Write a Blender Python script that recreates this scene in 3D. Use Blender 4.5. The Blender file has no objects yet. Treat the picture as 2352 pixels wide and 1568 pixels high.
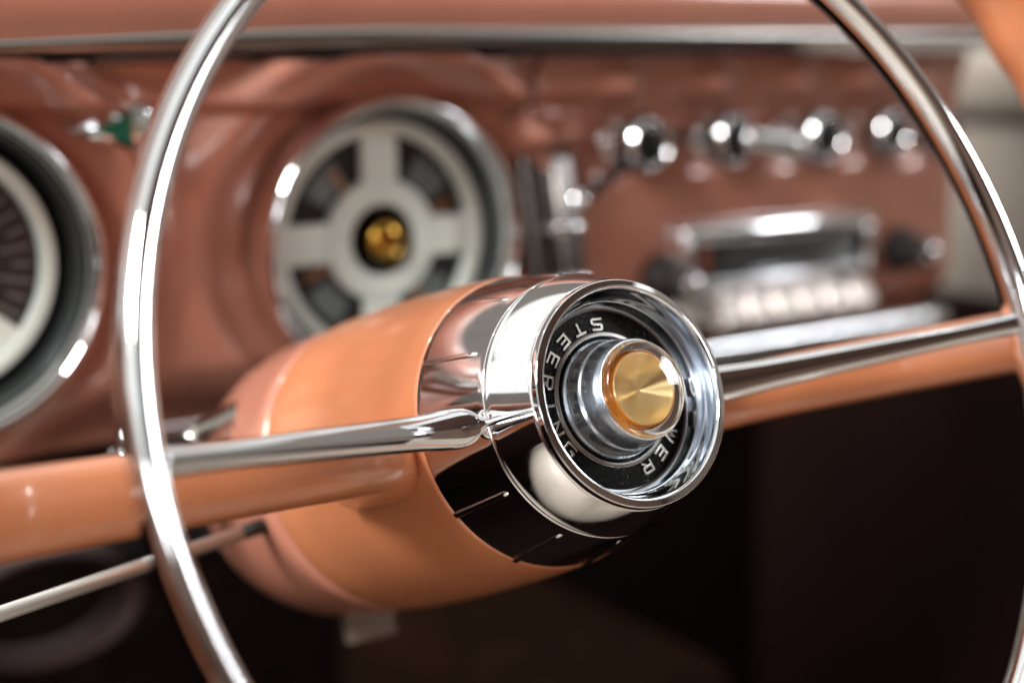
import bpy, bmesh, math, random
from mathutils import Vector, Matrix
random.seed(7)
PI = math.pi
SC = bpy.context.scene
COL = SC.collection
U = 0.03                      # one wheel unit (outer radius of the hub bezel) in metres

# ------------------------------------------------------------------ camera
cd = bpy.data.cameras.new('camera')
cam = bpy.data.objects.new('camera', cd)
COL.objects.link(cam)
R = ((0.822780505, 0.110403409, -0.557533252), (-0.568349250, 0.154001908, -0.808246585), (-0.003371994, 0.981883140, 0.189457462))
m = Matrix.Identity(4)
for i in range(3):
    for j in range(3):
        m[i][j] = R[i][j]
m.translation = Vector((-0.240587284, -0.294921686, 0.086560590))
cam.matrix_world = m
cd.sensor_width = 36.0
cd.lens = 3500.0 / 2352.0 * 36.0
cd.clip_start = 0.01
cd.clip_end = 200
cd.dof.use_dof = True
cd.dof.focus_distance = 0.387
cd.dof.aperture_fstop = 4.5
cd.dof.aperture_blades = 0
SC.camera = cam

# ------------------------------------------------------------------ light
w = bpy.data.worlds.new('World')
SC.world = w
w.use_nodes = True
bg = w.node_tree.nodes['Background']
bg.inputs[0].default_value = (0.97, 1.0, 0.97, 1)
bg.inputs[1].default_value = 1.22

def area(name, loc, target, sx, sy, power, color=(1, 1, 1), shape='RECTANGLE'):
    l = bpy.data.lights.new(name, 'AREA')
    l.shape = shape
    l.size = sx
    l.size_y = sy
    l.energy = power
    l.color = color
    o = bpy.data.objects.new(name, l)
    o.location = loc
    d = Vector(target) - Vector(loc)
    o.rotation_euler = d.to_track_quat('-Z', 'Y').to_euler()
    COL.objects.link(o)
    return o

area('overhead_hall_light', (-1.9, -0.35, 1.5), (0.0, 0.0, 0.0), 0.7, 0.6, 95, (1.0, 0.985, 0.95))
area('hall_window_light', (-2.3, -2.2, 0.88), (0.0, 0.0, 0.0), 1.6, 0.34, 17, (0.96, 0.98, 1.0))
area('right_fill_light', (2.5, -1.7, 1.20), (0.2, 0.2, 0.0), 0.55, 0.30, 20, (0.95, 0.97, 1.0))  # added fill that brightens the radio and dash face, source unseen
for k, (x, y) in enumerate([(-1.7, -1.6), (-0.9, -1.9), (0.0, -1.9), (-2.4, -0.1), (0.9, -1.4), (-1.2, 1.2), (-0.2, 1.5), (0.8, 1.6)]):
    area('ceiling_lamp', (x, y, 2.3), (x, y, 0), 0.042, 0.042, 9.0, (1.0, 0.99, 0.97), 'DISK')

SC.view_settings.view_transform = 'Standard'
SC.view_settings.look = 'None'
SC.view_settings.exposure = 0.0
SC.view_settings.gamma = 1.0
SC.render.engine = 'CYCLES'
SC.cycles.use_denoising = True
SC.cycles.max_bounces = 12
SC.cycles.transmission_bounces = 12
SC.cycles.glossy_bounces = 8
SC.cycles.sample_clamp_indirect = 12
SC.cycles.blur_glossy = 0.3

# ------------------------------------------------------------------ materials
def mat(name, base, rough=0.4, metal=0.0, coat=0.0, coat_rough=0.05, trans=0.0, ior=1.5, sub=0.0, noise=0.0, nscale=40.0,
        bump=0.0, bscale=200.0, rvar=0.0, aniso=0.0, spec=0.5):
    mt = bpy.data.materials.new(name)
    mt.use_nodes = True
    nt = mt.node_tree
    b = nt.nodes['Principled BSDF']
    b.inputs['Base Color'].default_value = (*base, 1)
    b.inputs['Roughness'].default_value = rough
    b.inputs['Metallic'].default_value = metal
    b.inputs['Coat Weight'].default_value = coat
    b.inputs['Coat Roughness'].default_value = coat_rough
    b.inputs['Transmission Weight'].default_value = trans
    b.inputs['IOR'].default_value = ior
    b.inputs['Specular IOR Level'].default_value = spec
    if aniso:
        b.inputs['Anisotropic'].default_value = aniso
    if sub:
        b.inputs['Subsurface Weight'].default_value = sub
        b.inputs['Subsurface Radius'].default_value = (0.006, 0.002, 0.001)
        b.inputs['Subsurface Scale'].default_value = 1.0
    tc = nt.nodes.new('ShaderNodeTexCoord')
    if noise:
        n = nt.nodes.new('ShaderNodeTexNoise')
        n.inputs['Scale'].default_value = nscale
        n.inputs['Detail'].default_value = 6
        nt.links.new(tc.outputs['Object'], n.inputs['Vector'])
        mr = nt.nodes.new('ShaderNodeMapRange')
        mr.inputs['From Min'].default_value = 0.3
        mr.inputs['From Max'].default_value = 0.7
        mr.inputs['To Min'].default_value = 1 - noise
        mr.inputs['To Max'].default_value = 1 + noise
        nt.links.new(n.outputs['Fac'], mr.inputs['Value'])
        mx = nt.nodes.new('ShaderNodeVectorMath')
        mx.operation = 'SCALE'
        mx.inputs[0].default_value = base
        nt.links.new(mr.outputs[0], mx.inputs['Scale'])
        nt.links.new(mx.outputs[0], b.inputs['Base Color'])
    if rvar:
        n = nt.nodes.new('ShaderNodeTexNoise')
        n.inputs['Scale'].default_value = nscale * 3
        n.inputs['Detail'].default_value = 8
        nt.links.new(tc.outputs['Object'], n.inputs['Vector'])
        mr = nt.nodes.new('ShaderNodeMapRange')
        mr.inputs['From Min'].default_value = 0.35
        mr.inputs['From Max'].default_value = 0.75
        mr.inputs['To Min'].default_value = rough
        mr.inputs['To Max'].default_value = rough + rvar
        nt.links.new(n.outputs['Fac'], mr.inputs['Value'])
        nt.links.new(mr.outputs[0], b.inputs['Roughness'])
    if bump:
        n = nt.nodes.new('ShaderNodeTexNoise')
        n.inputs['Scale'].default_value = bscale
        n.inputs['Detail'].default_value = 4
        nt.links.new(tc.outputs['Object'], n.inputs['Vector'])
        bp = nt.nodes.new('ShaderNodeBump')
        bp.inputs['Strength'].default_value = bump
        bp.inputs['Distance'].default_value = 0.0005
        nt.links.new(n.outputs['Fac'], bp.inputs['Height'])
        nt.links.new(bp.outputs[0], b.inputs['Normal'])
    return mt

CHROME = mat('chrome', (0.87, 0.88, 0.90), 0.03, 1.0, nscale=90, rvar=0.06, bump=0.012, bscale=90)
CHROME_BAND = mat('chrome_band', (0.84, 0.83, 0.84), 0.03, 1.0, nscale=150, rvar=0.06)
STEEL = mat('satin_steel', (0.80, 0.82, 0.85), 0.17, 1.0, nscale=90, rvar=0.08)
AGED = mat('aged_chrome', (0.30, 0.27, 0.24), 0.2, 1.0)
COLLAR = mat('brushed_collar', (0.86, 0.89, 0.93), 0.20, 1.0, nscale=120, rvar=0.10)
RING_TRIM = mat('ring_trim', (0.75, 0.74, 0.72), 0.22, 1.0)
BOWL = mat('bowl_metal', (0.66, 0.70, 0.76), 0.045, 1.0, nscale=80, rvar=0.08)
BLACK = mat('black_enamel', (0.003, 0.0035, 0.004), 0.13, 0.0, nscale=900, rvar=0.12, spec=0.28)
ORANGE = mat('orange_plastic', (0.60, 0.215, 0.097), 0.33, 0.0, coat=0.8, coat_rough=0.05, sub=0.12, noise=0.07, nscale=45, bump=0.035, bscale=900)
PAINT = mat('bronze_paint', (0.48, 0.190, 0.128), 0.32, 0.08, coat=0.6, coat_rough=0.08, noise=0.06, nscale=30)
CREAM = mat('cream_vinyl', (0.42, 0.375, 0.32), 0.45, noise=0.06, nscale=12, bump=0.3, bscale=300)
TAUPE = mat('taupe_vinyl', (0.20, 0.17, 0.145), 0.5, noise=0.08, nscale=9, bump=0.2, bscale=300)
SEAT = mat('seat_brown', (0.21, 0.135, 0.105), 0.5, noise=0.1, nscale=9, bump=0.2, bscale=300)
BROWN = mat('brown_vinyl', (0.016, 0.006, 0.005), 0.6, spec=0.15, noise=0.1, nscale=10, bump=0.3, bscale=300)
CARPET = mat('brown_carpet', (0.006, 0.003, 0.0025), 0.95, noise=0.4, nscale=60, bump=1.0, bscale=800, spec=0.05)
DARK = mat('dark_metal', (0.008, 0.006, 0.006), 0.6, noise=0.3, nscale=20)
RUBBER = mat('black_rubber', (0.012, 0.011, 0.011), 0.5, noise=0.2, nscale=60)
WHITE = mat('gauge_white', (0.76, 0.82, 0.76), 0.38, coat=0.3, noise=0.03, nscale=60)
GAUGE_BLACK = mat('gauge_black', (0.012, 0.013, 0.014), 0.35)
GAUGE_GREY = mat('gauge_grey', (0.16, 0.19, 0.19), 0.4, noise=0.2, nscale=90)
NEEDLE = mat('needle_orange', (0.36, 0.17, 0.09), 0.4)
MARK = mat('printed_mark', (0.15, 0.145, 0.14), 0.5)
GREEN = mat('green_lens', (0.015, 0.15, 0.09), 0.3)
AMBER = mat('amber_plastic', (0.80, 0.26, 0.02), 0.15, 0.2, coat=0.6)
CLEAR = mat('clear_acrylic', (1, 1, 1), 0.0, trans=1.0, ior=1.49)

GOLD = mat('brushed_gold', (0.92, 0.70, 0.36), 0.30, 1.0, aniso=0.0)
def brushed_gold():
    # turned (concentrically brushed) gold: fine circular scratches around the local axis
    nt = GOLD.node_tree
    b = nt.nodes['Principled BSDF']
    tc = nt.nodes.new('ShaderNodeTexCoord')
    ln = nt.nodes.new('ShaderNodeVectorMath'); ln.operation = 'LENGTH'
    mul = nt.nodes.new('ShaderNodeVectorMath'); mul.operation = 'MULTIPLY'
    mul.inputs[1].default_value = (1, 1, 0)
    nt.links.new(tc.outputs['Object'], mul.inputs[0])
    nt.links.new(mul.outputs[0], ln.inputs[0])
    n = nt.nodes.new('ShaderNodeTexNoise'); n.noise_dimensions = '1D'
    n.inputs['Scale'].default_value = 9000; n.inputs['Detail'].default_value = 3
    nt.links.new(ln.outputs['Value'], n.inputs['W'])
    bp = nt.nodes.new('ShaderNodeBump'); bp.inputs['Strength'].default_value = 0.25; bp.inputs['Distance'].default_value = 0.00004
    nt.links.new(n.outputs['Fac'], bp.inputs['Height'])
    nt.links.new(bp.outputs[0], b.inputs['Normal'])
    tan = nt.nodes.new('ShaderNodeTangent'); tan.direction_type = 'RADIAL'; tan.axis = 'Z'
    b.inputs['Anisotropic'].default_value = 0.85
    b.inputs['Anisotropic Rotation'].default_value = 0.25
    nt.links.new(tan.outputs[0], b.inputs['Tangent'])
brushed_gold()

def specks(mt, scale, lo, hi, col, amount=1.0):
    # scattered dust and tiny nicks that lie on the surface
    nt = mt.node_tree
    b = nt.nodes['Principled BSDF']
    tc = nt.nodes.new('ShaderNodeTexCoord')
    n = nt.nodes.new('ShaderNodeTexNoise'); n.inputs['Scale'].default_value = scale; n.inputs['Detail'].default_value = 2
    n2 = nt.nodes.new('ShaderNodeTexNoise'); n2.inputs['Scale'].default_value = scale / 18; n2.inputs['Detail'].default_value = 3
    nt.links.new(tc.outputs['Object'], n.inputs['Vector']); nt.links.new(tc.outputs['Object'], n2.inputs['Vector'])
    ad = nt.nodes.new('ShaderNodeMath'); ad.operation = 'MULTIPLY_ADD'; ad.inputs[1].default_value = 0.35
    nt.links.new(n2.outputs['Fac'], ad.inputs[0]); nt.links.new(n.outputs['Fac'], ad.inputs[2])
    mr = nt.nodes.new('ShaderNodeMapRange'); mr.inputs['From Min'].default_value = lo + .175; mr.inputs['From Max'].default_value = hi + .175
    mr.inputs['To Max'].default_value = amount
    nt.links.new(ad.outputs[0], mr.inputs['Value'])
    mix = nt.nodes.new('ShaderNodeMix'); mix.data_type = 'RGBA'
    mix.inputs['B'].default_value = (*col, 1)
    src = b.inputs['Base Color']
    if src.is_linked:
        nt.links.new(src.links[0].from_socket, mix.inputs[6])
    else:
        mix.inputs[6].default_value = src.default_value[:]
    mix.inputs[7].default_value = (*col, 1)
    nt.links.new(mr.outputs[0], mix.inputs[0])
    nt.links.new(mix.outputs[2], src)
specks(BLACK, 2600, .66, .74, (.20, .19, .17), .8)
specks(ORANGE, 2200, .68, .76, (.62, .45, .34), .5)
specks(CHROME, 1300, .70, .78, (.50, .47, .44), .6)
specks(CHROME_BAND, 1800, .70, .76, (.45, .42, .40), .6)

# ------------------------------------------------------------------ helpers
def link(name, me, mt, parent=None, label=None, smooth=True, wn=False):
    me.name = name
    if mt:
        me.materials.append(mt)
    if smooth:
        me.polygons.foreach_set('use_smooth', [True] * len(me.polygons))
    o = bpy.data.objects.new(name, me)
    COL.objects.link(o)
    if parent:
        o.parent = parent
    if label:
        o['label'] = label
    if wn:
        md = o.modifiers.new('wn', 'WEIGHTED_NORMAL')
        md.keep_sharp = True
        md.weight = 70
    return o

def mesh(verts, faces):
    me = bpy.data.meshes.new('m')
    me.from_pydata([tuple(v) for v in verts], [], faces)
    me.update()
    return me

def round_profile(pts, rad, n=5):
    out = [pts[0]]
    for i in range(1, len(pts) - 1):
        p0, p, p1 = Vector(pts[i - 1][:2]), Vector(pts[i][:2]), Vector(pts[i + 1][:2])
        r = pts[i][2] if len(pts[i]) > 2 else rad
        d0, d1 = (p0 - p), (p1 - p)
        q = min(r, d0.length * .45, d1.length * .45)
        if q < 1e-6:
            out.append(tuple(p)); continue
        a, b = p + d0.normalized() * q, p + d1.normalized() * q
        for k in range(n + 1):
            t = k / n
            out.append(tuple(a * (1 - t) ** 2 + p * 2 * t * (1 - t) + b * t * t))
    out.append(pts[-1])
    return [(x[0], x[1]) for x in out]

def lathe(prof, seg=160, s=1.0, close=False):
    """profile of (r, z) around local z; face normals point left of the travel direction"""
    V, F = [], []
    n = len(prof)
    rings = []
    for (r, z) in prof:
        if r < 1e-7:
            rings.append([len(V)]); V.append((0, 0, z * s))
        else:
            rings.append(list(range(len(V), len(V) + seg)))
            for k in range(seg):
                a = 2 * PI * k / seg
                V.append((r * math.cos(a) * s, r * math.sin(a) * s, z * s))
    pairs = [(i, i + 1) for i in range(n - 1)] + ([(n - 1, 0)] if close else [])
    for i, j in pairs:
        A, B = rings[i], rings[j]
        for k in range(seg):
            k2 = (k + 1) % seg
            if len(A) == 1 and len(B) == 1:
                continue
            if len(A) == 1:
                F.append((A[0], B[k], B[k2]))
            elif len(B) == 1:
                F.append((A[k], B[0], A[k2]))
            else:
                F.append((A[k], B[k], B[k2], A[k2]))
    me = mesh(V, F)
    bm = bmesh.new(); bm.from_mesh(me)
    bmesh.ops.recalc_face_normals(bm, faces=bm.faces)
    bm.to_mesh(me); bm.free()
    return me

def sweep(path, section, closed=False, ups=None, cap=True, s=1.0):
    """path: points; section(i) -> list of (a, b) offsets along (side, up)"""
    V, F = [], []
    n = len(path)
    P = [Vector(p) for p in path]
    for i in range(n):
        if closed:
            t = (P[(i + 1) % n] - P[i - 1])
        else:
            t = P[min(i + 1, n - 1)] - P[max(i - 1, 0)]
        t.normalize()
        up = Vector(ups[i] if ups else (0, 0, 1))
        side = t.cross(up).normalized()
        up = side.cross(t).normalized()
        sec = section(i)
        for (a, b) in sec:
            V.append((P[i] + side * a + up * b) * s)
    k = len(section(0))
    for i in range(n if closed else n - 1):
        j = (i + 1) % n
        for q in range(k):
            q2 = (q + 1) % k
            F.append((i * k + q, i * k + q2, j * k + q2, j * k + q))
    if cap and not closed:
        F.append(tuple(range(k - 1, -1, -1)))
        F.append(tuple(range((n - 1) * k, n * k)))
    me = mesh(V, F)
    bm = bmesh.new(); bm.from_mesh(me)
    bmesh.ops.recalc_face_normals(bm, faces=bm.faces)
    bm.to_mesh(me); bm.free()
    return me

def oval(a, b, n=24, p=2.0):
    out = []
    for k in range(n):
        t = 2 * PI * k / n
        c, s_ = math.cos(t), math.sin(t)
        out.append((a * abs(c) ** (2 / p) * (1 if c >= 0 else -1), b * abs(s_) ** (2 / p) * (1 if s_ >= 0 else -1)))
    return out

def box(lo, hi, bev=0.0, seg=3):
    bm = bmesh.new()
    bmesh.ops.create_cube(bm, size=1)
    c = [(lo[i] + hi[i]) / 2 for i in range(3)]
    d = [(hi[i] - lo[i]) for i in range(3)]
    for v in bm.verts:
        v.co = Vector((c[0] + v.co.x * d[0], c[1] + v.co.y * d[1], c[2] + v.co.z * d[2]))
    if bev:
        bmesh.ops.bevel(bm, geom=bm.edges[:], offset=bev, segments=seg, profile=0.5, affect='EDGES')
    me = bpy.data.meshes.new('m')
    bm.to_mesh(me); bm.free()
    return me

def xform(me, M):
    me.transform(M)
    return me

def thing(name, label, cat, loc=(0, 0, 0), rot=(0, 0, 0), kind=None, group=None):
    o = bpy.data.objects.new(name, None)
    o.empty_display_size = 0.02
    COL.objects.link(o)
    o.location = loc
    o.rotation_euler = rot
    o['label'] = label
    if cat: o['category'] = cat
    if kind: o['kind'] = kind
    if group: o['group'] = group
    return o

def tag(o, label, cat=None, kind=None, group=None):
    o['label'] = label
    if cat: o['category'] = cat
    if kind: o['kind'] = kind
    if group: o['group'] = group
    return o

def smooth(t):
    t = max(0.0, min(1.0, t))
    return t * t * (3 - 2 * t)

# ================================================================== the place round the wheel
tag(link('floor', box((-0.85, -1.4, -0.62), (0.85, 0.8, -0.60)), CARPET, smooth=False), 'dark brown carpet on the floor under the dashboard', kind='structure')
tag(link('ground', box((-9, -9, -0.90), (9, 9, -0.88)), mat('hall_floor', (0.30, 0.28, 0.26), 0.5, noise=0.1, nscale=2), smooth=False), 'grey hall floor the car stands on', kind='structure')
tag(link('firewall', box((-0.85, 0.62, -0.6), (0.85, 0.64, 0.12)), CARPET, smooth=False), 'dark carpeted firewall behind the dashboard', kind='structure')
UNSEEN_WALL = mat('unseen_hall_wall', (0.29, 0.255, 0.235), 0.7, noise=0.08, nscale=1.5)
for wn_, lo, hi in (('wall', (-5.2, 5.0, -.88), (5.2, 5.2, 4.1)), ('wall', (-5.2, -5.2, -.88), (5.2, -5.0, 3.6)), ('wall', (-5.2, -5.0, -.88), (-5.0, 5.0, 1.3)), ('wall', (5.0, -5.0, -.88), (5.2, 5.0, 3.6))):  # unseen walls, each height set to shape the light in the chrome
    tag(link(wn_, box(lo, hi), UNSEEN_WALL, smooth=False), 'unseen greige hall wall, cut to height to shape the light', kind='structure')
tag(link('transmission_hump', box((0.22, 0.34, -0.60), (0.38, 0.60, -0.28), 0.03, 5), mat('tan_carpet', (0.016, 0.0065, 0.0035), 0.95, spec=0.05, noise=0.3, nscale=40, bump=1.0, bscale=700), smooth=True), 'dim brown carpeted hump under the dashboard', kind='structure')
DOORC = mat('door_cream', (0.34, 0.29, 0.25), 0.5, noise=0.06, nscale=10)
def car_door(x, name, label, sgn):
    sd = thing('door', label, 'car door')
    link('door_shell', box((min(x, x + sgn * .07), -1.0, -0.60), (max(x, x + sgn * .07), 0.75, 0.035), 0.01), TAUPE if sgn < 0 else DOORC, sd)
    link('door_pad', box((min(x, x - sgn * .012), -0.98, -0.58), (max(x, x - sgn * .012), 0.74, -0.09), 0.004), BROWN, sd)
    link('window_sill', box((min(x - sgn * .02, x + sgn * .09), -1.0, 0.035), (max(x - sgn * .02, x + sgn * .09), 0.60, 0.085), 0.018, 4), PAINT if sgn < 0 else DOORC, sd)
    if sgn < 0: link('sill_strip', box((min(x - sgn * .006, x), -0.99, 0.018), (max(x - sgn * .006, x), 0.58, 0.030), 0.002, 2), STEEL, sd)
car_door(-0.72, 'door', 'taupe driver door panel with bronze window sill left of the wheel', -1)
car_door(0.66, 'door', 'cream passenger door panel beyond the right end of the dashboard', 1)
rf = thing('added_roof', 'unseen brown headliner added above the seat for the chrome to reflect', 'added car roof')  # unseen roof and rear, added to darken the bezel reflections
link('added_headliner', box((-0.72, -2.0, 0.62), (0.72, -0.18, 0.66), 0.02), SEAT, rf)
link('added_rear_shelf', box((-0.72, -2.1, -0.3), (0.72, -2.0, 0.36), 0.02), SEAT, rf)
for sx in (-1, 1):
    link('added_rear_pillar', box((min(sx * .70, sx * .74), -2.1, 0.0), (max(sx * .70, sx * .74), -1.15, 0.64), 0.01), SEAT, rf)
sb = thing('bench_seat', 'cream and brown front bench seat facing the dashboard', 'car seat')
link('seat_cushion', box((-0.62, -0.74, -0.42), (0.62, 0.015, -0.235), 0.05, 5), CREAM, sb)
link('seat_back', box((-0.62, -0.90, -0.30), (0.62, -0.74, 0.33), 0.05, 5), SEAT, sb)

# ================================================================== STEERING WHEEL
TILT = math.radians(68)
wheel = thing('steering_wheel', 'orange and chrome power steering wheel with chrome horn ring and golden hub button', 'steering wheel', rot=(TILT, 0, 0))

def lift(z):   # the rear of the hub sits a little high
    return .03 * max(0, -z - .6)
def sheared(me):
    for v in me.vertices:
        v.co.y += lift(v.co.z / U) * U
    return me
def L(prof, name, mt, r=None, seg=192, label=None, close=False):
    if r is not None:
        prof = round_profile(prof, r)
    return link(name, sheared(lathe(prof, seg, U, close)), mt, wheel, label, wn=True)

# orange hub shell
hub = L([(1.20, -1.24), (1.345, -1.295), (1.375, -1.34, .03), (1.408, -1.56), (1.452, -1.95), (1.492, -2.4), (1.535, -2.9), (1.566, -3.4), (1.586, -3.8), (1.593, -4.10, .05), (1.55, -4.20, .03), (1.35, -4.22)], 'hub_shell', ORANGE, .06)
# rear chrome band
def band_r(z):   # surface radius of the rear band
    t = (z + .52) / (-1.31 + .52)
    return 1.176 + (1.362 - 1.176) * t + .005 * math.sin(PI * t)
zs = [-.52 - (1.31 - .52) * k / 14 for k in range(15)]
L([(1.08, -.53), (1.150, -.505), (1.168, -.503)] + [(band_r(z), z) for z in zs] + [(1.352, -1.325), (1.30, -1.33)], 'rear_band', CHROME_BAND)
# front chrome band (convex) with its thin rear bead
def front_r(z):
    t = max(0.0, (z + .46) / .42)            # 0 at the seam, 1 at the bezel
    return 1.162 - .140 * t - .028 * t ** 2
fz = [-.46 + .42 * k / 16 for k in range(17)]
L([(1.10, -.505), (1.150, -.498), (1.166, -.492), (1.172, -.482), (1.168, -.470)] + [(front_r(z), z) for z in fz] + [(.96, -.03)], 'front_band', CHROME_BAND)
# bezel ring
bzp = round_profile([(.99, -.05), (1.000, -.028, .02), (.988, .030, .010), (.925, .044, .010), (.905, .020, .02), (.897, -.03, .01), (.90, -.06)], .02)
L(bzp, 'bezel', CHROME)
# bowl wall and letter plate
PZ = -.30
L([(.897, -.01), (.885, -.05, .03), (.868, -.12, .03), (.846, -.17, .01), (.838, -.175, .01), (.828, -.24, .02), (.815, PZ + .012, .01), (.79, PZ + .008)], 'bowl_wall', BOWL, .02)
L([(.815, PZ), (.60, PZ), (.56, PZ)], 'letter_plate', BLACK)
L([(.600, PZ - .01), (.600, PZ + .016, .008), (.560, PZ + .020, .008), (.556, PZ - .03)], 'plate_ring', RING_TRIM, .006)
L([(.556, PZ - .025), (.44, PZ - .03)], 'button_well', BLACK)
# rib beads on the rear band, every 30 degrees
def rib(ang, name='rib'):
    a = math.radians(ang)
    rad = Vector((math.cos(a), math.sin(a), 0))
    n = 18
    path, ups, ws = [], [], []
    for k in range(n):
        t = k / (n - 1)
        z = -1.315 + (1.315 - .585) * t
        path.append(rad * (band_r(z) + .002 - .016 * smooth((t - .86) / .14)) + Vector((0, 0, z)))
        ups.append(rad)
        wv = .028 + .002 * smooth((t - .6) / .3)
        if t > .8: wv *= math.sqrt(max(0.01, 1 - ((t - .8) / .2) ** 2))
        ws.append(wv)
    me = sweep(path, lambda i: oval(ws[i], ws[i] * .42, 14), ups=ups, s=U)
    return link(name, me, CHROME, wheel)
for ang in range(0, 360, 30):
    if ang in (0, 180): continue
    rib(ang)

# chrome horn spokes
def horn_spoke(sgn):
    ctrl = [(1.02, -.50), (1.165, -.545), (1.24, -.585), (1.34, -.60), (1.50, -.58), (1.9, -.46), (2.5, -.23), (3.2, .05), (3.9, .31), (4.46, .53)]
    path, sec = [], []
    def cr(p0, p1, p2, p3, t):
        return .5 * ((2 * p1) + (-p0 + p2) * t + (2 * p0 - 5 * p1 + 4 * p2 - p3) * t * t + (-p0 + 3 * p1 - 3 * p2 + p3) * t ** 3)
    wid = [.030, .045, .118, .160, .170, .150, .132, .116, .098, .110]
    thk = [.03, .05, .075, .095, .10, .10, .10, .10, .10, .11]
    n = len(ctrl)
    for i in range(n - 1):
        i0, i3 = max(i - 1, 0), min(i + 2, n - 1)
        for k in range(6 if i < n - 2 else 7):
            t = k / 6
            r = cr(ctrl[i0][0], ctrl[i][0], ctrl[i + 1][0], ctrl[i3][0], t)
            z = cr(ctrl[i0][1], ctrl[i][1], ctrl[i + 1][1], ctrl[i3][1], t)
            a = cr(wid[i0], wid[i], wid[i + 1], wid[i3], t)
            b = cr(thk[i0], thk[i], thk[i + 1], thk[i3], t)
            path.append((sgn * r, 0, z)); sec.append((max(a, .004), max(b, .01)))
    me = sweep(path, lambda i: oval(sec[i][0], sec[i][1], 28, 2.1), ups=[(0, 0, 1)] * len(path), s=U)
    return link('horn_spoke', me, CHROME, wheel)
horn_spoke(-1); horn_spoke(1)
# little ridges crossing the front band towards the bezel
for sgn in (-1, 1):
    path, ws = [], []
    for k in range(16):
        t = k / 15
        z = -.60 + .57 * t
        r = band_r(z) if z < -.5 else front_r(z)
        path.append((sgn * (r - .006), 0, z)); ws.append(.040 - .022 * t)
    link('band_ridge', sweep(path, lambda i: oval(ws[i], ws[i] * .75, 12), ups=[(sgn, 0, 0)] * 16, s=U), CHROME, wheel)

# horn ring
HR, HZ = 4.523, .566
N = 256
path = [(HR * math.cos(2 * PI * k / N), HR * math.sin(2 * PI * k / N), HZ) for k in range(N)]
me = sweep(path, lambda i: oval(.129, .192, 28), closed=True, ups=[(0, 0, 1)] * N, s=U)
link('horn_ring', me, CHROME, wheel)

# orange spokes and rim
for sgn in (-1, 1):
    path, sec = [], []
    for k in range(24):
        t = k / 23
        r = 1.30 + (6.75 - 1.30) * t
        z = -2.30 + 1.58 * (1 - math.exp(-(r - 1.30) / .75)) + .40 * t * t
        fl = math.exp(-((r - 1.30) / .55) ** 2)
        path.append((sgn * r, -.085 - .04 * fl, z)); sec.append((.285 + .05 * t + .04 * fl, .30 + .16 * fl))
    link('wheel_spoke', sweep(path, lambda i: oval(sec[i][0], sec[i][1], 28, 2.8), ups=[(0, 0, 1)] * 24, s=U), ORANGE, wheel)
RR, RZ = 6.97, .22
N = 360
path = [(RR * math.cos(2 * PI * k / N), RR * math.sin(2 * PI * k / N), RZ) for k in range(N)]
def rim_sec(i):
    a = 2 * PI * i / N
    w_ = .36 + .022 * math.sin(a * 44)
    return oval(w_, .36 + .015 * math.sin(a * 44), 24)
link('wheel_rim', sweep(path, rim_sec, closed=True, ups=[(0, 0, 1)] * N, s=U), ORANGE, wheel)

# ---- raised letters
def offset_line(pts, hw, closed=False):
    P = [Vector(p) for p in pts]
    n = len(P)
    Ls, Rs = [], []
    for i in range(n):
        if closed:
            d0 = (P[i] - P[i - 1]).normalized(); d1 = (P[(i + 1) % n] - P[i]).normalized()
        else:
            d0 = (P[i] - P[i - 1]).normalized() if i else (P[1] - P[0]).normalized()
            d1 = (P[i + 1] - P[i]).normalized() if i < n - 1 else d0
        n0, n1 = Vector((-d0.y, d0.x)), Vector((-d1.y, d1.x))
        mm = (n0 + n1)
        mm = mm / max(mm.dot(n0), .35) if mm.length > 1e-6 else n0
        Ls.append(P[i] + mm * hw); Rs.append(P[i] - mm * hw)
    return Ls, Rs
GL = {  # strokes on a 0..1 x 0..1 cell, rounded corners drawn as short diagonals
    'S': [[(1, .93), (.14, .93), (.07, .86), (.07, .60), (.14, .53), (.86, .47), (.93, .40), (.93, .14), (.86, .07), (0, .07)]],
    'T': [[(0, .93), (1, .93)], [(.5, .86), (.5, 0)]],
    'E': [[(1, .93), (.07, .93), (.07, .07), (1, .07)], [(.14, .5), (.85, .5)]],
    'R': [[(.07, 0), (.07, .93), (.83, .93), (.93, .83), (.93, .55), (.83, .45), (.14, .45)], [(.50, .38), (.93, 0)]],
    'I': [[(.5, 0), (.5, 1)]],
    'N': [[(.07, 0), (.07, .95), (.93, .05), (.93, 1)]],
    'G': [[(1, .93), (.17, .93), (.07, .83), (.07, .17), (.17, .07), (.93, .07), (.93, .50), (.55, .50)]],
    'P': [[(.07, 0), (.07, .93), (.83, .93), (.93, .83), (.93, .52), (.83, .42), (.14, .42)]],
    'O': [[(.17, .93), (.07, .83), (.07, .17), (.17, .07), (.83, .07), (.93, .17), (.93, .83), (.83, .93), 'c']],
    'W': [[(.0, 1), (.22, .04), (.5, .80), (.78, .04), (1, 1)]],
}
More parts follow.
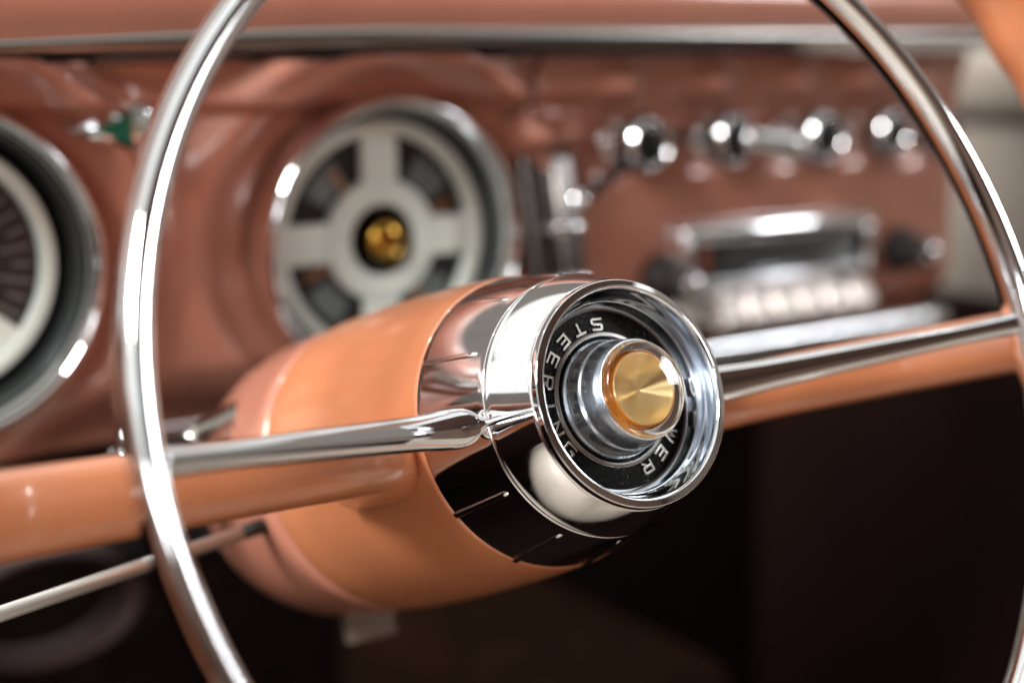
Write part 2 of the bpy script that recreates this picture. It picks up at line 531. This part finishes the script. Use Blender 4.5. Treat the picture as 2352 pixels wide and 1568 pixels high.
def letter(ch, ang, flip, rad=.668, wd=.115, ht=.108, zt=PZ):
    bm = bmesh.new()
    for si, st in enumerate(GL[ch]):
        closed = st[-1] == 'c'
        pts = [(p[0] * wd - wd / 2, p[1] * ht - ht / 2) for p in st if p != 'c']
        Ls, Rs = offset_line(pts, .0110, closed)
        n = len(pts)
        h = .020 - .0012 * si
        ins = .0035
        Li, Ri = offset_line(pts, .0110 - ins, closed)
        rows = [(Ls, 0), (Ls, h - ins), (Li, h), (Ri, h), (Rs, h - ins), (Rs, 0)]
        vs = [[bm.verts.new((p.x, p.y, z)) for p in row] for row, z in rows]
        rng = range(n if closed else n - 1)
        for i in rng:
            j = (i + 1) % n
            for r in range(len(rows) - 1):
                bm.faces.new((vs[r][i], vs[r][j], vs[r + 1][j], vs[r + 1][i]))
        if not closed:
            for e in (0, n - 1):
                bm.faces.new([vs[r][e] for r in range(len(rows))])
    bmesh.ops.recalc_face_normals(bm, faces=bm.faces)
    a = math.radians(ang)
    # letter up direction points to the centre (flip False) or outwards (True)
    upv = Vector((math.cos(a), math.sin(a), 0)) * (1 if flip else -1)
    right = upv.cross(Vector((0, 0, 1)))
    M = Matrix((right, upv, Vector((0, 0, 1)))).transposed().to_4x4()
    M.translation = Vector((rad * math.cos(a), rad * math.sin(a), zt - .002))
    bm.transform(Matrix.Scale(U, 4) @ M)
    me = bpy.data.meshes.new('m'); bm.to_mesh(me); bm.free()
    o = link('letter', me, LETTER, wheel, 'raised chrome letter ' + ch, smooth=False)
    return o
LETTER = mat('letter_chrome', (0.80, 0.76, 0.70), 0.22, 1.0)
for k, ch in enumerate('STEERING'):
    letter(ch, 88.5 + 17.8 * k, False)
for k, ch in enumerate('POWER'):
    letter(ch, -0.0 - 17.9 * k, True)

# ---- hub button
L([(.47, PZ - .04), (.528, PZ - .02), (.530, PZ + .03, .02), (.508, PZ + .06, .02), (.490, PZ + .20, .03),
   (.472, PZ + .225, .03), (.452, PZ + .38, .03), (.436, PZ + .452, .012), (.420, PZ + .462, .006), (.412, PZ + .45), (.408, PZ + .412), (.324, PZ + .405), (.322, PZ + .26), (0, PZ + .255)], 'button_collar', COLLAR, .02)
L([(.322, PZ + .390), (.316, PZ + .428, .005), (.311, PZ + .434, .004), (.300, PZ + .43)], 'amber_rim', AMBER, .004, 128)
gz = PZ + .436
L([(.310, gz - .006), (.304, gz + .006), (.295, gz - .001), (.012, gz - .150), (.004, gz - .146), (0, gz - .144)], 'gold_cone', GOLD, None, 160)
L([(0, PZ + .548), (.20, PZ + .545), (.35, PZ + .535), (.394, PZ + .522, .02), (.414, PZ + .490, .02), (.416, PZ + .465, .005), (.409, PZ + .460, .004), (.405, PZ + .416, .005), (.3195, PZ + .410, .003), (.318, PZ + .27, .005), (0, PZ + .266)], 'button_lens', CLEAR, .02, 160)

# ================================================================== STEERING COLUMN (does not turn)
colm = thing('steering_column', 'bronze painted steering column shroud behind the orange hub', 'steering column', rot=(TILT, 0, 0))
link('column_shroud', sheared(lathe(round_profile([(1.20, -4.27), (1.50, -4.28, .06), (1.58, -4.4, .06), (1.61, -5.2), (1.58, -5.8), (1.45, -6.35, .2), (.9, -6.6), (.55, -6.7)], .2), 128, U)), PAINT, colm, wn=True)
link('column_tube', sheared(lathe([(.62, -6.5), (.62, -13)], 48, U)), DARK, colm)
o = link('clamp_plate', box((-.15, -1.75, -6.1), (.45, -1.4, -5.9), .03), mat('tan_paint', (.16, .12, .09), .5), colm, 'small tan clamp plate under the column'); o.data.transform(Matrix.Scale(U, 4))

# ================================================================== LEVERS
def rod(name, a, b, r0, r1, mt, parent=None, n=2, secn=16, bulge=None):
    a, b = Vector(a), Vector(b)
    path = [a.lerp(b, k / (n - 1)) for k in range(n)]
    up = (0, 1, 0) if abs((b - a).normalized().y) < .9 else (0, 0, 1)
    rr = [(r0 + (r1 - r0) * k / (n - 1)) * (bulge(k / (n - 1)) if bulge else 1) for k in range(n)]
    return link(name, sweep(path, lambda i: oval(rr[i], rr[i], secn), ups=[up] * n), mt, parent)
gl = thing('gear_lever', 'thin chrome gear lever crossing below the left spoke', 'gear lever', (-0.06, 0.10, -0.05))
o = rod('lever_rod', (-0.174, 0.064, -0.0518), (-0.0542, 0.12, -0.0588), .0021, .0022, mat('nickel_rod', (.50, .48, .45), .38, .55)); o.parent = gl; o.matrix_parent_inverse = Matrix.Translation((0.06, -0.10, 0.05))
o = rod('lever_socket', (-0.056, 0.119, -0.0587), (-0.030, 0.131, -0.0600), .0022, .003, DARK, n=4); o.parent = gl; o.matrix_parent_inverse = Matrix.Translation((0.06, -0.10, 0.05))
ts = thing('signal_lever', 'dark turn signal lever with chrome collar left of the column', 'lever', (-0.05, 0.14, -0.03))
def put(o, t):
    o.parent = t; o.matrix_parent_inverse = Matrix.Translation(-t.location); return o
put(rod('lever_rod', (-0.21, 0.10, -0.043), (-0.06, 0.15, -0.038), .0060, .0050, RUBBER, n=8), ts)
put(rod('collar', (-0.085, 0.1418, -0.0388), (-0.075, 0.145, -0.0385), .0066, .0066, CHROME, n=3), ts)
put(rod('lever_end', (-0.06, 0.15, -0.038), (-0.018, 0.165, -0.030), .0055, .0070, AGED, n=5), ts)
put(link('lever_boss', xform(lathe([(0, .010), (.006, .009), (.010, .004), (.011, -.004), (.008, -.012)], 32), Matrix.Translation((-0.02, 0.16, -0.028)) @ Matrix.Rotation(PI / 2, 4, 'X')), AGED), ts)

# ================================================================== DASHBOARD
DY = 0.24
dash = thing('dashboard', 'bronze painted metal dashboard with chrome trim, gauges, knobs and radio', 'dashboard', (0.1, DY, -0.06))
def dput(o, parent=None):
    if parent is None:
        o.parent = dash; o.matrix_parent_inverse = Matrix.Translation(-dash.location)
    else:
        o.parent = parent
    return o
D2 = (0.0655, 0.010)
D1 = (-0.113, 0.013)
KN = [(0.184, 0.045), (0.238, 0.045), (0.290, 0.045), (0.336, 0.045), (0.378, 0.043)]
def dash_h(x, z):
    h = 0.0
    # roll under the chrome trim
    h += .010 * smooth((z - .062) / .006) * smooth((.20 - x) / .05) + .005 * smooth((z - .055) / .03) * smooth((x - .15) / .05)
    h += .010 * smooth((z - .075) / .02)
    h -= .020 * smooth((-.030 - z) / .03)
    for cx, cz in (D2, D1):
        dx, dz = x - cx, z - cz
        r = math.hypot(dx, dz)
        a = math.atan2(dz, dx)
        top = .35 + .65 * smooth((math.sin(a) + .5) / 1.3)
        crest = .075 + .008 * max(0, -math.cos(a)) ** 2
        h += .020 * top * math.exp(-((r - crest) / (.0105 + .004 * max(0, -math.cos(a)))) ** 2) * (1 - .55 * max(0, -math.cos(a)) ** 3)
        if r < crest:
            h -= .004 * smooth((crest - r) / .012)
    for kx, kz in KN:
        h += .013 * math.exp(-((x - kx + .004) / .013) ** 2 - ((z - kz - .024) / .007) ** 2)
        h -= .007 * math.exp(-(((x - kx) / .019) ** 2 + ((z - kz - .002) / .015) ** 2) ** 1.5)
    h -= .030 * max(0.0, (x - .408) / .028) ** 2
    # ledge above the heater slot
    h += .008 * smooth((x - .118) / .006) * smooth((.166 - x) / .006) * math.exp(-((z - .050) / .005) ** 2)
    return h
def build_dash():
    x0, x1, z0, z1, st = -.30, .436, -.062, .082, .0024
    nx, nz = int((x1 - x0) / st), int((z1 - z0) / st)
    V, F, keep = [], [], {}
    for j in range(nz + 1):
        for i in range(nx + 1):
            x, z = x0 + (x1 - x0) * i / nx, z0 + (z1 - z0) * j / nz
            V.append((x, DY - dash_h(x, z), z))
    def inside(x, z):
        return any(math.hypot(x - c[0], z - c[1]) < .0535 for c in (D1, D2))
    for j in range(nz):
        for i in range(nx):
            a = j * (nx + 1) + i
            q = (a, a + 1, a + nx + 2, a + nx + 1)
            cx = sum(V[k][0] for k in q) / 4; cz = sum(V[k][2] for k in q) / 4
            if inside(cx, cz): continue
            F.append(q)
    me = mesh(V, F)
    return me
o = dput(link('dash_panel', build_dash(), PAINT))
md = o.modifiers.new('s', 'SOLIDIFY'); md.thickness = .003; md.offset = -1
# rolled right end, underside and top roll
prof = [(.082, -.022), (.086, -.022), (.100, -.026), (.115, -.020), (.130, -.004), (.150, .030), (.165, .08)]
V, F = [], []
xs = [-.32 + .80 * k / 60 for k in range(61)]
for x in xs:
    for (z, y) in prof:
        V.append((x, DY + y + .10 * max(0, x - .2) ** 2, z + .006 - .03 * max(0, -x) ** 1.3))
k = len(prof)
for i in range(60):
    for j in range(k - 1):
        F.append((i * k + j, i * k + j + 1, (i + 1) * k + j + 1, (i + 1) * k + j))
o = dput(link('dash_top', mesh(V, F), PAINT)); md = o.modifiers.new('s', 'SUBSURF'); md.levels = 2; md.render_levels = 2
dput(link('end_cap', box((.428, DY + .036, -.064), (.439, DY + .14, .082), .005, 4), PAINT))
# chrome trim along the top, base darkened in place of a dull reflection
path = [(-.32 + .77 * k / 50, DY - .030 - .002 * math.sin(k / 50 * PI), .0905 - .035 * max(0, .05 - (-.32 + .77 * k / 50)) ** 1.2) for k in range(51)]
dput(link('chrome_trim', sweep(path, lambda i: oval(.0045, .0016 + .0022 * smooth((i - 10) / 12), 20, 2.6), ups=[(0, 0, 1)] * 51), mat('dull_trim', (.30, .285, .27), .22, 1.0)))
# lower chrome lip
path = [(-.05 + .455 * k / 40, DY - .004, -.057) for k in range(41)]
dput(link('lower_trim', sweep(path, lambda i: oval(.0045, .0065, 16, 2.6), ups=[(0, 0, 1)] * 41), STEEL))
# panel seam right of the gauge
path = [(0.135 - .020 * (t / 12) ** 2, DY - dash_h(0.135 - .020 * (t / 12) ** 2, .088 - .030 * t / 12) - .0006, .088 - .030 * t / 12) for t in range(13)]
dput(link('panel_seam', sweep(path, lambda i: oval(.0009, .0009, 8), ups=[(0, -1, 0)] * 13), DARK))
# curved brake release housing low on the left, shade put into its dark colour
dput(link('lower_pod', xform(lathe(round_profile([(.036, -.01), (.036, .010), (.040, .015), (.045, .010), (.046, -.02)], .004), 64), Matrix.Translation((-.052, .34, -.15)) @ Matrix.Scale(.6, 4, (0, 0, 1)) @ Matrix.Rotation(PI / 2, 4, 'X')), mat('shaded_bronze', (.030, .010, .008), .7)))

# frame of a gauge: local z axis towards the driver
def face_frame(x, z, y):
    return Matrix.Translation((x, y, z)) @ Matrix.Rotation(PI / 2, 4, 'X')
def annulus_poly(outer, inner, windows, z0, z1):
    """flat spider: outer ring, hub ring and four spokes, extruded"""
    bm = bmesh.new()
    return bm
def prism(poly, z0, z1):
    V = [(p[0], p[1], z0) for p in poly] + [(p[0], p[1], z1) for p in poly]
    n = len(poly)
    F = [tuple(range(n - 1, -1, -1)), tuple(range(n, 2 * n))] + [(i, (i + 1) % n, n + (i + 1) % n, n + i) for i in range(n)]
    return mesh(V, F)
def arc_plate(r0, r1, a0, a1, z0, z1, n=24):
    out = [(r1 * math.cos(math.radians(a0 + (a1 - a0) * k / n)), r1 * math.sin(math.radians(a0 + (a1 - a0) * k / n))) for k in range(n + 1)]
    inn = [(r0 * math.cos(math.radians(a0 + (a1 - a0) * k / n)), r0 * math.sin(math.radians(a0 + (a1 - a0) * k / n))) for k in range(n + 1)]
    V, F = [], []
    for z in (z0, z1):
        V += [(p[0], p[1], z) for p in out] + [(p[0], p[1], z) for p in inn]
    m_ = n + 1
    for k in range(n):
        F.append((2 * m_ + k, 2 * m_ + k + 1, 3 * m_ + k + 1, 3 * m_ + k))   # top
        F.append((k, m_ + k, m_ + k + 1, k + 1))
        F.append((k, k + 1, 2 * m_ + k + 1, 2 * m_ + k))
        F.append((m_ + k, 3 * m_ + k, 3 * m_ + k + 1, m_ + k + 1))
    F.append((0, 2 * m_, 3 * m_, m_)); F.append((n, m_ + n, 3 * m_ + n, 2 * m_ + n))
    return mesh(V, F)

def gauge(cx, cz, label, kind):
    g = link('gauge', xform(lathe([(.054, .010), (.053, -.004), (.050, -.018), (0, -.018)], 96), face_frame(cx, cz, DY)), GAUGE_BLACK, label=label)
    dput(g)
    def sub(name, me, mt, sm=True, label=None):
        o = link(name, xform(me, face_frame(cx, cz, DY)), mt, g, label, smooth=sm)
        return o
    bz = round_profile([(.0525, -.004), (.0530, .012, .003), (.0560, .0165, .003), (.0585, .013, .003), (.0590, 0)], .003)
    sub('bezel', lathe(bz, 128), CHROME)
    sub('inner_wall', lathe([(.0527, .008), (.0500, .001), (.0492, -.004), (.0485, -.012)], 96), mat('inner_wall', (.10, .11, .115), .2, .9))
    return g, sub
g2, sub = gauge(D2[0], D2[1], 'round white gauge with four wide spokes and gold centre', 'spider')
zf = -.001
sub('white_ring', lathe(round_profile([(.0428, zf - .0045), (.0428, zf, .001), (.0482, zf, .001), (.0492, zf - .006)], .001), 96), WHITE)
sub('hub_ring', lathe(round_profile([(.0140, zf - .008), (.0145, zf + .0005, .001), (.0248, zf + .0005, .001), (.0248, zf - .0045)], .001), 72), WHITE)
for a in range(4):
    me = box((.0240, -.0080, zf - .0045), (.0435, .0080, zf - .0004), .0008, 2)
    sub('spoke', xform(me, Matrix.Rotation(a * PI / 2, 4, 'Z')), WHITE)
    me = arc_plate(.0275, .0385, a * 90 + 32, a * 90 + 60, zf - .0040, zf - .0030)
    sub('scale_plate', me, GAUGE_GREY, False)
    me = xform(box((.022, -.0011, zf - .0030), (.0365, .0011, zf - .0022)), Matrix.Rotation(math.radians(a * 90 + 22 + 15 * (a % 2)), 4, 'Z'))
    sub('needle', me, NEEDLE, False)
sub('window_floor', lathe([(.0430, zf - .0046), (.0200, zf - .0046)], 72), GAUGE_BLACK)
sub('centre_cup', lathe([(.0145, zf), (.0130, zf - .008), (0, zf - .010)], 48), DARK)
sub('centre_knob', lathe(round_profile([(.0080, zf - .008), (.0080, zf + .004, .002), (.005, zf + .006, .002), (0, zf + .0065)], .002), 48), mat('brass', (.62, .36, .07), .12, 1.0))
g1, sub = gauge(D1[0], D1[1], 'round speedometer with black dial and pale outer ring', 'speed')
sub('pale_ring', lathe(round_profile([(.0395, zf - .006), (.0400, zf, .001), (.0450, zf, .001), (.0465, zf - .006)], .001), 96), WHITE)
sub('dial_face', lathe([(.0400, zf - .004), (0, zf - .004)], 96), GAUGE_BLACK)
sub('white_segment', arc_plate(.012, .0396, 232, 322, zf - .0036, zf - .0016), WHITE, False)
for k in range(25):
    a = -32 + 10 * k
    me = xform(box((.0300 if k % 2 else .0260, -.0007, zf - .0038), (.0370, .0007, zf - .0032)), Matrix.Rotation(math.radians(a), 4, 'Z'))
    sub('tick', me, MARK, False)
me = xform(box((-.006, -.0009, zf + .001), (.030, .0009, zf + .002)), Matrix.Rotation(math.radians(200), 4, 'Z'))
sub('needle', me, NEEDLE, False)
sub('needle_cap', lathe([(.006, zf - .002), (.006, zf + .003), (0, zf + .004)], 32), CHROME)

# indicator lamps at the left
ar = link('arrow_lamp', xform(prism([(-.015, 0), (.008, .0070), (.008, -.0070)], -.006, .004), face_frame(-.0530, .0590, DY - .0035 - dash_h(-.045, .059))), CHROME, label='arrow shaped green turn signal lamp'); dput(ar)
o = link('lens', xform(prism([(-.007, 0), (.0070, .0054), (.0070, -.0054)], .004, .0055), face_frame(-.0530, .0590, DY - .0035 - dash_h(-.045, .059))), GREEN, ar, smooth=False)
o = dput(link('warning_lamp', xform(lathe(round_profile([(.0078, -.01), (.0078, .004, .002), (.0055, .006, .001), (0, .0065)], .001), 32), face_frame(-.0405, .0605, DY - .005 - dash_h(-.037, .0605))), CHROME, label='small round chrome lamp beside the arrow'))
link('lens', xform(lathe([(.0042, .0062), (.003, .0078), (0, .0084)], 24), face_frame(-.0405, .0605, DY - .005 - dash_h(-.037, .0605))), mat('frosted_lens', (.5, .6, .55), .3), o)

DARKGLOSS = mat('black_bakelite', (.01, .01, .011), .12)
# pull knobs
def knob(x, z, r, ln, label=None):
    base = link('control_knob', xform(lathe(round_profile([(r * .75, -.004), (r * .75, .001, .001), (r * .45, .003, .001), (r * .42, ln - .014, .001), (r * .8, ln - .012, .002), (r, ln - .006, .002), (r, ln, .003), (r * .82, ln + .003, .001), (r * .76, ln + .001, .001), (0, ln + .001)], .001), 40), face_frame(x, z, DY)), CHROME, label=label)
    dput(base)
    link('knob_cap', xform(lathe([(r * .75, ln + .0012), (r * .6, ln + .0020), (0, ln + .0022)], 32), face_frame(x, z, DY)), DARKGLOSS, base)
    link('knob_grip', xform(lathe([(r * 1.02, ln - .0075), (r * 1.07, ln - .0065), (r * 1.07, ln - .002), (r * 1.02, ln - .0015)], 40), face_frame(x, z, DY)), RUBBER, base)
    return base
knob(KN[0][0], KN[0][1], .0120, .024, 'chrome knob with a long switch arm')
dput(rod('switch_arm', (0.184, DY - .018, .041), (0.152, DY - .016, .022), .0030, .0026, DARKGLOSS, n=4))
dput(link('switch_ball', xform(lathe([(.0055 * math.sin(PI * k / 12), .0055 * math.cos(PI * k / 12)) for k in range(13)], 24), Matrix.Translation((0.151, DY - .016, .022))), CHROME))
dput(rod('switch_arm', (0.192, DY - .020, .050), (0.229, DY - .020, .045), .0018, .0016, DARK, n=4))
kb = knob(KN[1][0], KN[1][1], .0120, .020, 'chrome ignition switch with a broad lever')
path = [(0.238 + .034 * t / 6, DY - .026 - .004 * t / 6, .046 - .006 * t / 6) for t in range(7)]
link('lever', sweep(path, lambda i: oval(.0045 + .0018 * i / 6, .003, 16), ups=[(0, -1, 0)] * 7), CHROME, kb)
knob(KN[2][0], KN[2][1], .0120, .026)
knob(KN[3][0], KN[3][1], .0110, .026)
knob(KN[4][0], KN[4][1], .0110, .022)

# heater slide control
def slanted(x0, x1, z0, z1, p0, p1, th, bev=.002):
    me = box((x0, -th, z0), (x1, 0, z1), bev, 3)
    for v in me.vertices:
        t = (v.co.z - z0) / (z1 - z0)
        v.co.y += DY - (p0 + (p1 - p0) * t)
    return me
hs = link('heater_control', slanted(.124, .152, -.034, .044, .020, .004, .010, .004), mat('dark_chrome', (.10, .09, .085), .3, 1.0), label='aged chrome upright heater control with slider knobs')
dput(hs)
link('slider_rail', slanted(.1365, .1395, -.028, .038, .0305, .0145, .002, .0008), AGED, hs)
for z_, p_ in ((.012, .020), (-.010, .025), (-.026, .029)):
    link('slider', box((.131, DY - p_ - .010, z_ - .0028), (.146, DY - p_, z_ + .0028), .0015, 2), CHROME, hs)
dput(link('control_base', box((.132, DY - .030, -.042), (.160, DY, -.034), .003, 3), CHROME))

# radio
KEY_SHINE = mat('key_shine', (.78, .70, .67), .12, 0.15, coat=1.0)  # pale base stands in for the bright reflection on the chrome keys
rd = link('radio', box((0.2150, DY - .004, -.045), (0.3410, DY + .002, .006), .004, 3), CHROME, label='chrome push-button radio')
dput(rd)
link('frame', box((0.2150, DY - .013, -.0035), (0.3410, DY - .002, .0060), .0040, 4), CHROME, rd, 'polished chrome visor over the dial')
link('frame', box((0.3354, DY - .014, -.024), (0.3410, DY - .003, .001), .002, 2), CHROME, rd)
link('frame', box((0.2150, DY - .014, -.024), (0.2206, DY - .003, .001), .002, 2), CHROME, rd)
link('dial_window', box((0.2216, DY - .0075, -.0185), (0.3344, DY - .0025, -.0005), .0005, 1), GAUGE_BLACK, rd)
link('pointer', box((0.2291, DY - .0085, -.0160), (0.2347, DY - .0076, -.0045)), mat('faded_red', (.25, .07, .04), .5), rd, smooth=False)
link('scale', box((0.2432, DY - .0082, -.0115), (0.3260, DY - .0076, -.0095)), MARK, rd, smooth=False)
link('lower_rail', box((0.2169, DY - .012, -.0245), (0.3391, DY - .003, -.0195), .002, 2), STEEL, rd)
for k in range(6):
    x = .2335 + .0176 * k
    me = xform(box((-.0075, -.0055, -.0075), (.0075, .0055, .0075), .0028, 3), Matrix.Translation((x + .008, DY - .013, -.0365)) @ Matrix.Rotation(math.radians(-38), 4, 'X'))
    link('push_button', me, KEY_SHINE, rd)
for x, z in ((.212, -.019), (.372, -.017)):
    o = link('radio_knob', xform(lathe(round_profile([(.012, -.003), (.012, .006, .002), (.0085, .008, .001), (.008, .022, .002), (.005, .0235, .001), (0, .0235)], .001), 40), face_frame(x, z, DY)), RUBBER)
    dput(o)
    link('cap', xform(lathe([(.0055, .0236), (.004, .0252), (0, .0258)], 24), face_frame(x, z, DY)), CHROME, o)
